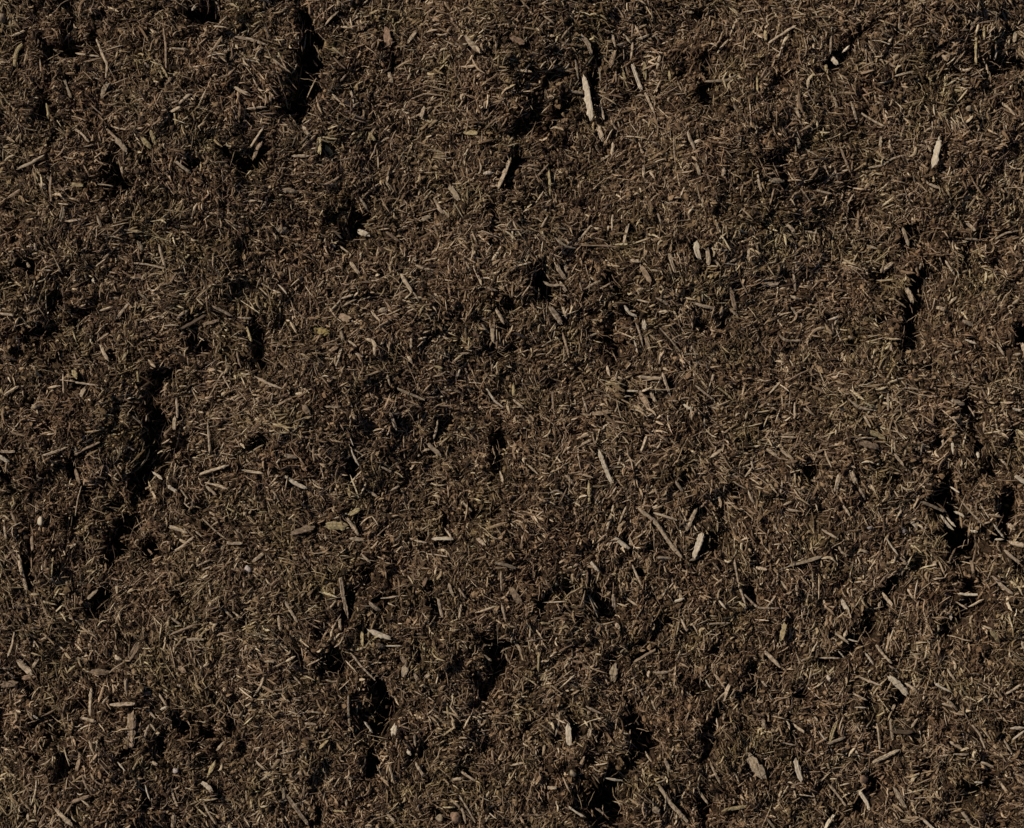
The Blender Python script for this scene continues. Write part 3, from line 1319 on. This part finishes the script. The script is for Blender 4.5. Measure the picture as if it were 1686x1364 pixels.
HAND = {   # labels of the chips one finds first, by photo position
 (202, 241): 'thick bone-pale straw with a blunt cut end, above the black hollow at left',
 (599, 386): 'small square bone white flake at the edge of a dark pit',
 (637, 61): 'ragged pinkish flake lying close to the top edge, left of middle',
 (968, 165): 'biggest stick of all, split, white and upright beside its black shadow near the top',
 (1047, 128): 'narrow straight white stick just right of the biggest white stick',
 (1542, 252): 'bone white blade standing upright beside its black shadow at the upper right',
 (1434, 200): 'straight tan stick slanting down to the right, left of the white blade',
 (1147, 412): 'bright white knobby chunk in a dark hollow right of the middle',
 (671, 465): 'long tapering pale chip slanting down to the right, left of the middle',
 (530, 547): 'crumpled yellow leaf scrap left of the middle',
 (320, 531): 'dark brown stick with a black shadow under its right end',
 (1459, 440): 'lifted pale flake roofing a small black hole at the right',
 (1499, 487): 'pale ragged flake on the left lip of the tall black crack',
 (39, 943): 'straight pale stick standing upright near the left edge, shadow on its right',
 (354, 773): 'clean pale stick rising to the right, just right of the left crack',
 (70, 858): 'white pebble lying by itself near the left edge',
 (409, 937): 'round lilac-grey pebble lying on the mulch at the left',
 (581, 867): 'straight pale chip lying across the blond flakes, lower left of middle',
 (568, 985): 'long pointed pale spike standing upright in black shade',
 (730, 887): 'level bone white splinter with a thin black shadow, below the middle',
 (995, 768): 'bone white wedge tapering to a long point at its top',
 (1089, 878): 'longest curved pale twig, sweeping down to the right under the middle',
 (1151, 895): 'broad bone white blade standing upright at the foot of the longest twig',
 (1402, 786): 'ragged pale flake on a smooth patch at the right',
 (1556, 860): 'stubby white straw poking into the great black crack',
 (1219, 961): 'long thin bent stem running down beside a dark slit',
 (626, 1043): 'ragged white stick slanting down to the right at the lower left',
 (219, 1198): 'broad upright block of weathered tan wood at the lower left',
 (344, 1292): 'bright white chip with square ends near the bottom left',
 (936, 1207): 'bone white blade upright between two black gaps near the bottom',
 (1243, 1258): 'broad pale slab, widest piece of wood near the bottom right',
 (1208, 1331): 'level green-tinged pale chip close to the bottom edge',
 (1475, 1126): 'bright white blade slanting down to the right, broadest at its lower end',
 (1457, 1244): 'straight pale rod rising to the right near the bottom right',
 (750, 1344): 'round reddish brown stone on the bottom edge',
 (1012, 1106): 'knobbly greyish chunk upright between dark hollows',
 (44, 1098): 'broad pale dry flake with a pointed lower end at the left edge',
 (1479, 1202): 'dark brown stick lying level under the black hollows at the lower right'}

def direction(dx, dy):
    a = math.degrees(math.atan2(-dy, dx)) % 360
    return ['right of', 'above right of', 'above', 'above left of', 'left of', 'below left of', 'below', 'below right of'][int((a+22.5)//45) % 8]

def lying(c):
    a = math.degrees(math.atan2(-(c['P'][-1][1]-c['P'][0][1]), c['P'][-1][0]-c['P'][0][0])) % 180
    if c['kind'] in ('pebble', 'leaf_scrap', 'wood_crumb'): return ''
    if a < 18 or a > 162: return 'level'
    if 72 < a < 108: return 'upright'
    return 'right-leaning' if a < 90 else 'left-leaning'

for c in chips:
    c['label'] = None
for (hx, hy), text in HAND.items():
    best = min((c for c in chips if c['label'] is None), key=lambda c: math.dist(c['mid'], (hx, hy)))
    if math.dist(best['mid'], (hx, hy)) < 12: best['label'] = text
groups = {}
for c in chips:
    if c['label']: continue
    near = sorted(LANDMARKS, key=lambda l: math.hypot(l[0]-c['mid'][0], l[1]-c['mid'][1]))
    lm = next(l for l in near if math.hypot(l[0]-c['mid'][0], l[1]-c['mid'][1]) > 7)
    dx = c['mid'][0]-lm[0]; dy = c['mid'][1]-lm[1]
    size = '' if c['kind'] in ('pebble', 'wood_crumb', 'leaf_scrap') else ('long ' if c['L'] > 30 else ('short ' if c['L'] < 16 else ''))
    key = ' '.join((size + TONEWORD[c['tone']] + ' ' + lying(c) + ' ' + WORD[c['kind']]).split()) + '|' + direction(dx, dy) + ' the ' + lm[2]
    groups.setdefault(key, []).append((math.hypot(dx, dy), c))
ORD = ['nearest', 'second', 'third', 'fourth', 'fifth']
for key, lst in groups.items():
    lst.sort(key=lambda q: q[0])
    a, b = key.split('|')
    for k, (_, c) in enumerate(lst):
        c['label'] = (a+' '+b) if len(lst) == 1 else (ORD[k]+' '+a+' '+b)

# occupancy of the chips, so that loose fibres do not bury them
OCC_STEP = 2.0
occ = np.zeros((int(PH/OCC_STEP)+40, int(PW/OCC_STEP)+40), dtype=bool)
def occupy(P, w):
    for a, b in zip(P[:-1], P[1:]):
        L = math.dist(a, b); n = max(2, int(L/1.2))
        for i in range(n+1):
            t = i/n
            x = a[0]+(b[0]-a[0])*t; y = a[1]+(b[1]-a[1])*t
            r = w*.5*.9+1.0
            i0, i1 = int((x-r)/OCC_STEP)+20, int((x+r)/OCC_STEP)+21; j0, j1 = int((y-r)/OCC_STEP)+20, int((y+r)/OCC_STEP)+21
            occ[max(j0, 0):max(j1, 0), max(i0, 0):max(i1, 0)] = True

def zat(x, y):
    # wood bridges the gaps: it rests mostly on the rims of a hole, not on its floor
    i = min(max(int(np.searchsorted(gx, x))-1, 0), len(gx)-2); j = min(max(int(np.searchsorted(gy, y))-1, 0), len(gy)-2)
    fx = (x-gx[i])/(gx[i+1]-gx[i]); fy = (y-gy[j])/(gy[j+1]-gy[j])
    A = GZ[j:j+2, i:i+2] + .8*GP[j:j+2, i:i+2]
    return float((A[0, 0]*(1-fx)+A[0, 1]*fx)*(1-fy) + (A[1, 0]*(1-fx)+A[1, 1]*fx)*fy)

for c in chips:
    rnd = random.Random(int(c['mid'][0]*131+c['mid'][1]*17))
    w = c['w']*1.0; kind = c['kind']; L = c['L']
    # ground points under the chip (cast through the lens, so that each lies where the photograph has it)
    U = []
    for (px, py) in c['P']:
        x, y = px2u(px, py)
        for _ in range(2):
            z = zat(x, y); x, y = (px-PW/2)*(1-z/CAM_H), (PH/2-py)*(1-z/CAM_H)
        U.append((x, y))
    a, b = U[0], U[-1]
    ts = np.linspace(0, 1, 9)
    zz = [zat(a[0]+(b[0]-a[0])*t, a[1]+(b[1]-a[1])*t) for t in ts]
    # it rests on the two highest supports: a straight line that clears most of the ground below it
    A = np.vstack([ts, np.ones(9)]).T
    sl, ic = np.linalg.lstsq(A, np.array(zz), rcond=None)[0]
    sl = float(np.clip(sl, -.6*L, .6*L))*(.35 if c['tone'] == 'w' else .7); ic = float(np.mean(zz)) - sl*.5   # the clean ones lie loose on top, near level
    res = np.array(zz)-(sl*ts+ic)
    thick = (w*.42+.8) if kind not in ('wood_flake', 'leaf_scrap') else min(w*.26+.8, 4.2)
    lift = float(np.quantile(res, .8)) + thick*.35 + 5.0 + (3.5 if c['tone'] == 'w' else 0)
    lift = min(lift, 19)
    mid = Vector(((a[0]+b[0])/2, (a[1]+b[1])/2, sl*.5+ic+lift))
    yaw = math.atan2(b[1]-a[1], b[0]-a[0])
    hl = math.dist(a, b)
    pitch = -math.atan2(sl, max(hl, 1))
    yl = (-math.sin(yaw), math.cos(yaw))
    roll = rnd.uniform(-.25, .25) - .42*(to_sun.x*yl[0]+to_sun.y*yl[1])     # the faces one notices are those turned to the sun
    R = Matrix.Rotation(yaw, 3, 'Z') @ Matrix.Rotation(pitch, 3, 'Y')
    Ri = R.inverted()
    if kind == 'pebble':
        rough = .14 if c['tone'] in 'lw' else .2
        verts, faces = lump(rnd, max(L, w)*1.0+1, w, w*.75, rough, 3); smooth = True
    else:
        loc = []
        n = len(U)
        acc = [0]
        for p, q in zip(U[:-1], U[1:]): acc.append(acc[-1]+math.dist(p, q))
        for k, (x, y) in enumerate(U):
            t = acc[k]/acc[-1]
            v = Ri @ (Vector((x, y, sl*t+ic+lift)) - mid)
            loc.append(v)
        bend = rnd.uniform(-.03, .06)*L
        if n == 2: loc = [loc[0], (loc[0]+loc[1])/2+Vector((0, rnd.uniform(-.035, .035)*L, bend)), loc[1]]
        seg = max(6, min(18, int(L/3.5)))
        if kind == 'splinter': tp = (rnd.uniform(.12, .6), rnd.uniform(.12, .6)); jag = .24
        elif kind == 'bent_twig': tp = (rnd.uniform(.3, .8), rnd.uniform(.2, .6)); jag = .22
        elif kind == 'wood_flake': tp = (rnd.uniform(.25, .75), rnd.uniform(.25, .75)); jag = .2
        else: tp = (rnd.uniform(.2, .85), rnd.uniform(.2, .85)); jag = .15
        if c['mid'][0] > 990 and c['mid'][0] < 1000 and 760 < c['mid'][1] < 780: tp = (.05, .8)
        if kind == 'leaf_scrap': jag = .3
        w2 = w*(.95 if kind != 'splinter' else 1.0)
        verts, faces = ribbon(loc, w2, thick, seg, rnd, tp, jag, 8, .06, rnd.uniform(.06, .3))
        smooth = False
        if kind in ('wood_flake', 'wood_chip') and w > 5.5:      # a lengthwise split: a second strip lying proud of the first
            off = w2*rnd.choice((-.28, .28))
            v2, f2 = ribbon([p*rnd.uniform(.8, 1.02)+Vector((rnd.uniform(-.06, .06)*L, off, thick*.28)) for p in loc], w2*.45, thick*.7, seg, rnd, tp, jag*1.3, 6, .06)
            o = len(verts); verts += v2; faces += [tuple(i+o for i in f) for f in f2]
    rr = Matrix.Rotation(roll, 3, 'X')
    me = plain_mesh(kind, [(rr @ v)*S for v in verts], faces, CHIP_MATS[c['tone']], smooth)
    ob = bpy.data.objects.new(kind, me)
    ob.location = mid*S
    ob.rotation_euler = R.to_euler()
    ob['label'] = c['label']; ob['category'] = CAT[kind]
    if kind in GROUP: ob['group'] = GROUP[kind]
    col.objects.link(ob)
    occupy(c['P'], c['w'])

# ------------------------------------------------------------------ loose shreds, crumbs and root hairs: nobody could count them
def library(name, builders, mat, smooth):
    lib = bpy.data.collections.new(name)           # shapes the instances share; not linked into the scene itself
    for k, f in enumerate(builders):
        verts, faces = f(random.Random(900+k*7))
        lib.objects.link(bpy.data.objects.new('%s_%02d' % (name, k), plain_mesh(name, [v for v in verts], faces, mat, smooth)))
    return lib, len(builders)

def shred(kind):
    def f(r):
        if kind == 0:      # straight torn strip, unit length, unit width
            pts = [(-.5, 0, 0), (0, r.uniform(-.15, .15), r.uniform(-.1, .3)), (.5, 0, 0)]
            return ribbon(pts, 1, 1, 4, r, (r.uniform(.1, .5), r.uniform(.1, .5)), .25, 5, .12)
        if kind == 1:      # curled strip
            pts = [(-.5, 0, 0), (-.2, r.uniform(.4, .9), .4), (.2, r.uniform(.2, .9), .5), (.5, r.uniform(-.6, .3), 0)]
            return ribbon(pts, .9, .9, 6, r, (.2, .2), .25, 5, .1)
        if kind == 2:      # kinked strip
            pts = [(-.5, .3, 0), (r.uniform(-.2, .1), -.5, .4), (.5, .5, -.1)]
            return ribbon(pts, 1, .9, 5, r, (.3, .1), .2, 5, .1)
    return f
def crumb(r):
    return lump(r, 1, r.uniform(.6, 1), r.uniform(.5, .9), .3, 1)
def hair(r):
    pts = [(-.5, 0, 0)]
    y = 0
    for k in range(1, 6):
        y += r.uniform(-2.2, 2.2)
        pts.append((-.5+k*.2, y, r.uniform(0, 2.2)))
    # section in unit widths: length axis is scaled separately
    P = [Vector(p) for p in pts]; verts = []; faces = []
    for i, p in enumerate(P):
        w = .5 if 0 < i < 5 else .2
        for k in range(3):
            a = k*2.094+.5
            verts.append(p+Vector((0, math.cos(a)*w, math.sin(a)*w)))
    for i in range(5):
        for k in range(3):
            a = i*3+k; b = i*3+(k+1) % 3
            faces.append((a, b, b+3, a+3))
    return verts, faces
# ribbons are shaped with their real proportions (length 10, width 1) and brought back to unit length
def unitise(f, q=8.0):
    def g(r):
        base = f
        class _: pass
        verts, faces = base(r)
        return verts, faces
    return g
def strip(kind):
    def g(r):
        Lr = 6.0
        sh = shred(kind)
        if kind == 0: pts = [(-.5*Lr, 0, 0), (0, r.uniform(-.5, .5), r.uniform(-.2, .6)), (.5*Lr, 0, 0)]; a = (4, (r.uniform(.1, .5), r.uniform(.1, .5)))
        elif kind == 1: pts = [(-.5*Lr, 0, 0), (-.2*Lr, r.uniform(.3, 1.0), .4), (.2*Lr, r.uniform(.2, .9), .5), (.5*Lr, r.uniform(-.6, .3), 0)]; a = (6, (.2, .2))
        else: pts = [(-.5*Lr, .4, 0), (r.uniform(-.2, .1)*Lr, -.8, .4), (.5*Lr, .8, -.1)]; a = (5, (.3, .1))
        verts, faces = ribbon(pts, 1, 1, a[0], r, a[1], .25, 5, .1)
        return [Vector((v.x/Lr, v.y, v.z)) for v in verts], faces
    return g

LIB_SHRED, NS = library('wood_shred', [strip(0)]*12+[strip(1)]*5+[strip(2)]*5, M_SHRED, False)
LIB_STRAW, NT = library('straw', [strip(0)]*10+[strip(2)]*2, M_STRAW, False)
LIB_CRUMB, NC = library('compost_crumb', [crumb]*10, M_CRUMB, False)
LIB_HAIR, NH = library('root_hair', [hair]*8, M_HAIR, False)

def to_euler(X, Y, Z):
    """columns X,Y,Z of a rotation matrix -> XYZ euler"""
    sy = np.sqrt(X[:, 0]**2 + X[:, 1]**2)
    return np.stack([np.arctan2(Y[:, 2], Z[:, 2]), np.arctan2(-X[:, 2], sy), np.arctan2(X[:, 1], X[:, 0])], 1)

def scatter(name, lib, nlib, n_in, n_out, length, width, thick, tiltsd, zoff, flow, label, cat, barekeep=1.0, in_margin=80, clump=0.0, over=.9, bridge=.03):
    hw, hh = PW/2+in_margin, PH/2+in_margin
    x = rng.uniform(-hw, hw, n_in); y = rng.uniform(-hh, hh, n_in)
    OW, OH = PW/2+650, PH/2+650
    xo = rng.uniform(-OW, OW, n_out*2); yo = rng.uniform(-OH, OH, n_out*2)
    m = (np.abs(xo) > hw) | (np.abs(yo) > hh)
    xo = xo[m][:n_out]; yo = yo[m][:n_out]
    big = np.concatenate([np.ones(n_in), np.full(len(xo), 1.5)])
    x = np.concatenate([x, xo]); y = np.concatenate([y, yo])
    dep, bare = pits(x, y)
    keep = rng.random(len(x)) > bare*barekeep
    if clump: keep &= rng.random(len(x)) < 1-clump+clump*np.clip((vnoise(x, y, 95, 71)-.35)*3.5, 0, 1)
    # loose stretches are thinner covered
    keep &= rng.random(len(x)) > .35*loose(x, y)*np.clip((vnoise(x, y, 12, 77)-.3)*4, 0, 1)
    # thinner cover over the chips
    z, zx, zy = interp(x, y)
    px = x/(1-z/CAM_H)+PW/2; py = PH/2-y/(1-z/CAM_H)
    i = np.clip((px/OCC_STEP+20).astype(int), 0, occ.shape[1]-1); j = np.clip((py/OCC_STEP+20).astype(int), 0, occ.shape[0]-1)
    keep &= ~(occ[j, i] & (rng.random(len(x)) < over))
    x, y, z, zx, zy, big, bare, dep = (q[keep] for q in (x, y, z, zx, zy, big, bare, dep))
    n = len(x)
    N = np.stack([-zx, -zy, np.ones(n)], 1)*1.0
    N /= np.linalg.norm(N, axis=1)[:, None]
    # fibres drift with the water that settled them, but most lie every which way
    ang = rng.uniform(0, 2*np.pi, n)
    fl = (vnoise(x, y, 190, 55)*2*np.pi*1.3)
    use = rng.random(n) < flow
    ang = np.where(use, fl + rng.normal(0, .5, n), ang)
    D = np.stack([np.cos(ang), np.sin(ang), np.zeros(n)], 1)
    D -= N*(D*N).sum(1)[:, None]; D /= np.linalg.norm(D, axis=1)[:, None]
    tilt = rng.normal(0, tiltsd, n)
    X = D*np.cos(tilt)[:, None] + N*np.sin(tilt)[:, None]
    Y = np.cross(N, D); 
    Z = np.cross(X, Y)
    roll = rng.normal(0, .6, n)
    Y2 = Y*np.cos(roll)[:, None]+Z*np.sin(roll)[:, None]; Z2 = -Y*np.sin(roll)[:, None]+Z*np.cos(roll)[:, None]
    E = to_euler(X, Y2, Z2)
    Lx = length(n)*big; Wy = width(n, Lx)*big**.5; Tz = thick(n, Wy)
    off = rng.uniform(zoff[0], zoff[1], n)
    # some lie across the gaps instead of down in them
    z = z + np.where(rng.random(n) < bridge, rng.uniform(.3, .95, n)*dep, 0)
    P = np.stack([x, y, z], 1) + N*off[:, None]
    me = bpy.data.meshes.new(name)
    me.vertices.add(n); me.vertices.foreach_set('co', (P*S).astype(np.float32).ravel())
    for nm, dat, ty in (('rot', E, 'FLOAT_VECTOR'), ('siz', np.stack([Lx, Wy, Tz], 1)*S, 'FLOAT_VECTOR')):
        at = me.attributes.new(nm, ty, 'POINT'); at.data.foreach_set('vector', dat.astype(np.float32).ravel())
    at = me.attributes.new('pick', 'INT', 'POINT'); at.data.foreach_set('value', rng.integers(0, nlib, n).astype(np.int32))
    ob = bpy.data.objects.new(name, me); col.objects.link(ob)
    ng = bpy.data.node_groups.new(name, 'GeometryNodeTree')
    ng.interface.new_socket('Geometry', in_out='INPUT', socket_type='NodeSocketGeometry')
    ng.interface.new_socket('Geometry', in_out='OUTPUT', socket_type='NodeSocketGeometry')
    gi = ng.nodes.new('NodeGroupInput'); go = ng.nodes.new('NodeGroupOutput')
    ci = ng.nodes.new('GeometryNodeCollectionInfo'); ci.inputs['Collection'].default_value = lib
    ci.inputs['Separate Children'].default_value = True; ci.inputs['Reset Children'].default_value = True
    iop = ng.nodes.new('GeometryNodeInstanceOnPoints'); iop.inputs['Pick Instance'].default_value = True
    def attr(nm, ty):
        a = ng.nodes.new('GeometryNodeInputNamedAttribute'); a.data_type = ty; a.inputs['Name'].default_value = nm
        return next(o for o in a.outputs if o.enabled and o.name == 'Attribute')
    e2r = ng.nodes.new('FunctionNodeEulerToRotation')
    ng.links.new(gi.outputs[0], iop.inputs['Points']); ng.links.new(ci.outputs[0], iop.inputs['Instance'])
    ng.links.new(attr('pick', 'INT'), iop.inputs['Instance Index'])
    ng.links.new(attr('rot', 'FLOAT_VECTOR'), e2r.inputs[0]); ng.links.new(e2r.outputs[0], iop.inputs['Rotation'])
    ng.links.new(attr('siz', 'FLOAT_VECTOR'), iop.inputs['Scale'])
    ng.links.new(iop.outputs[0], go.inputs[0])
    md = ob.modifiers.new('instances', 'NODES'); md.node_group = ng
    ob['kind'] = 'stuff'; ob['label'] = label; ob['category'] = cat
    print(name, n)
    return ob

scatter('wood_shreds', LIB_SHRED, NS, 175000, 50000,
        lambda n: np.clip(rng.lognormal(math.log(11), .45, n), 4.5, 32),
        lambda n, L: np.clip(rng.lognormal(math.log(2.3), .36, n)*(L/11)**.3, 1.0, 5.0),
        lambda n, W: W*rng.uniform(.35, .8, n), .34, (-1, 6), .5,
        'short shredded brown wood fibres covering the whole ground', 'wood shreds', .9)
scatter('loose_straw', LIB_STRAW, NT, 23000, 5000,
        lambda n: np.clip(rng.lognormal(math.log(21), .35, n), 11, 42),
        lambda n, L: np.clip(rng.lognormal(math.log(2.7), .3, n), 1.5, 4.6),
        lambda n, W: W*rng.uniform(.4, .8, n), .2, (3, 8), .6,
        'pale straight slivers of straw and wood lying in tangled drifts', 'straw', .8, clump=.88, bridge=.5)
scatter('compost_crumbs', LIB_CRUMB, NC, 190000, 50000,
        lambda n: np.clip(rng.lognormal(math.log(5.2), .42, n), 2.4, 15),
        lambda n, L: L*rng.uniform(.6, 1, n), lambda n, W: W*rng.uniform(.7, 1, n), .6, (-.5, 4.5), .1,
        'crumbly dark brown compost between the wood fibres', 'compost', .92, over=.95)
scatter('root_hairs', LIB_HAIR, NH, 30000, 5000,
        lambda n: np.clip(rng.lognormal(math.log(20), .35, n), 9, 48),
        lambda n, L: rng.uniform(.7, 1.3, n), lambda n, W: W, .3, (2.5, 8), .4,
        'fine pale root hairs and bast threads scattered over the mulch', 'root hairs', .6, bridge=.5)
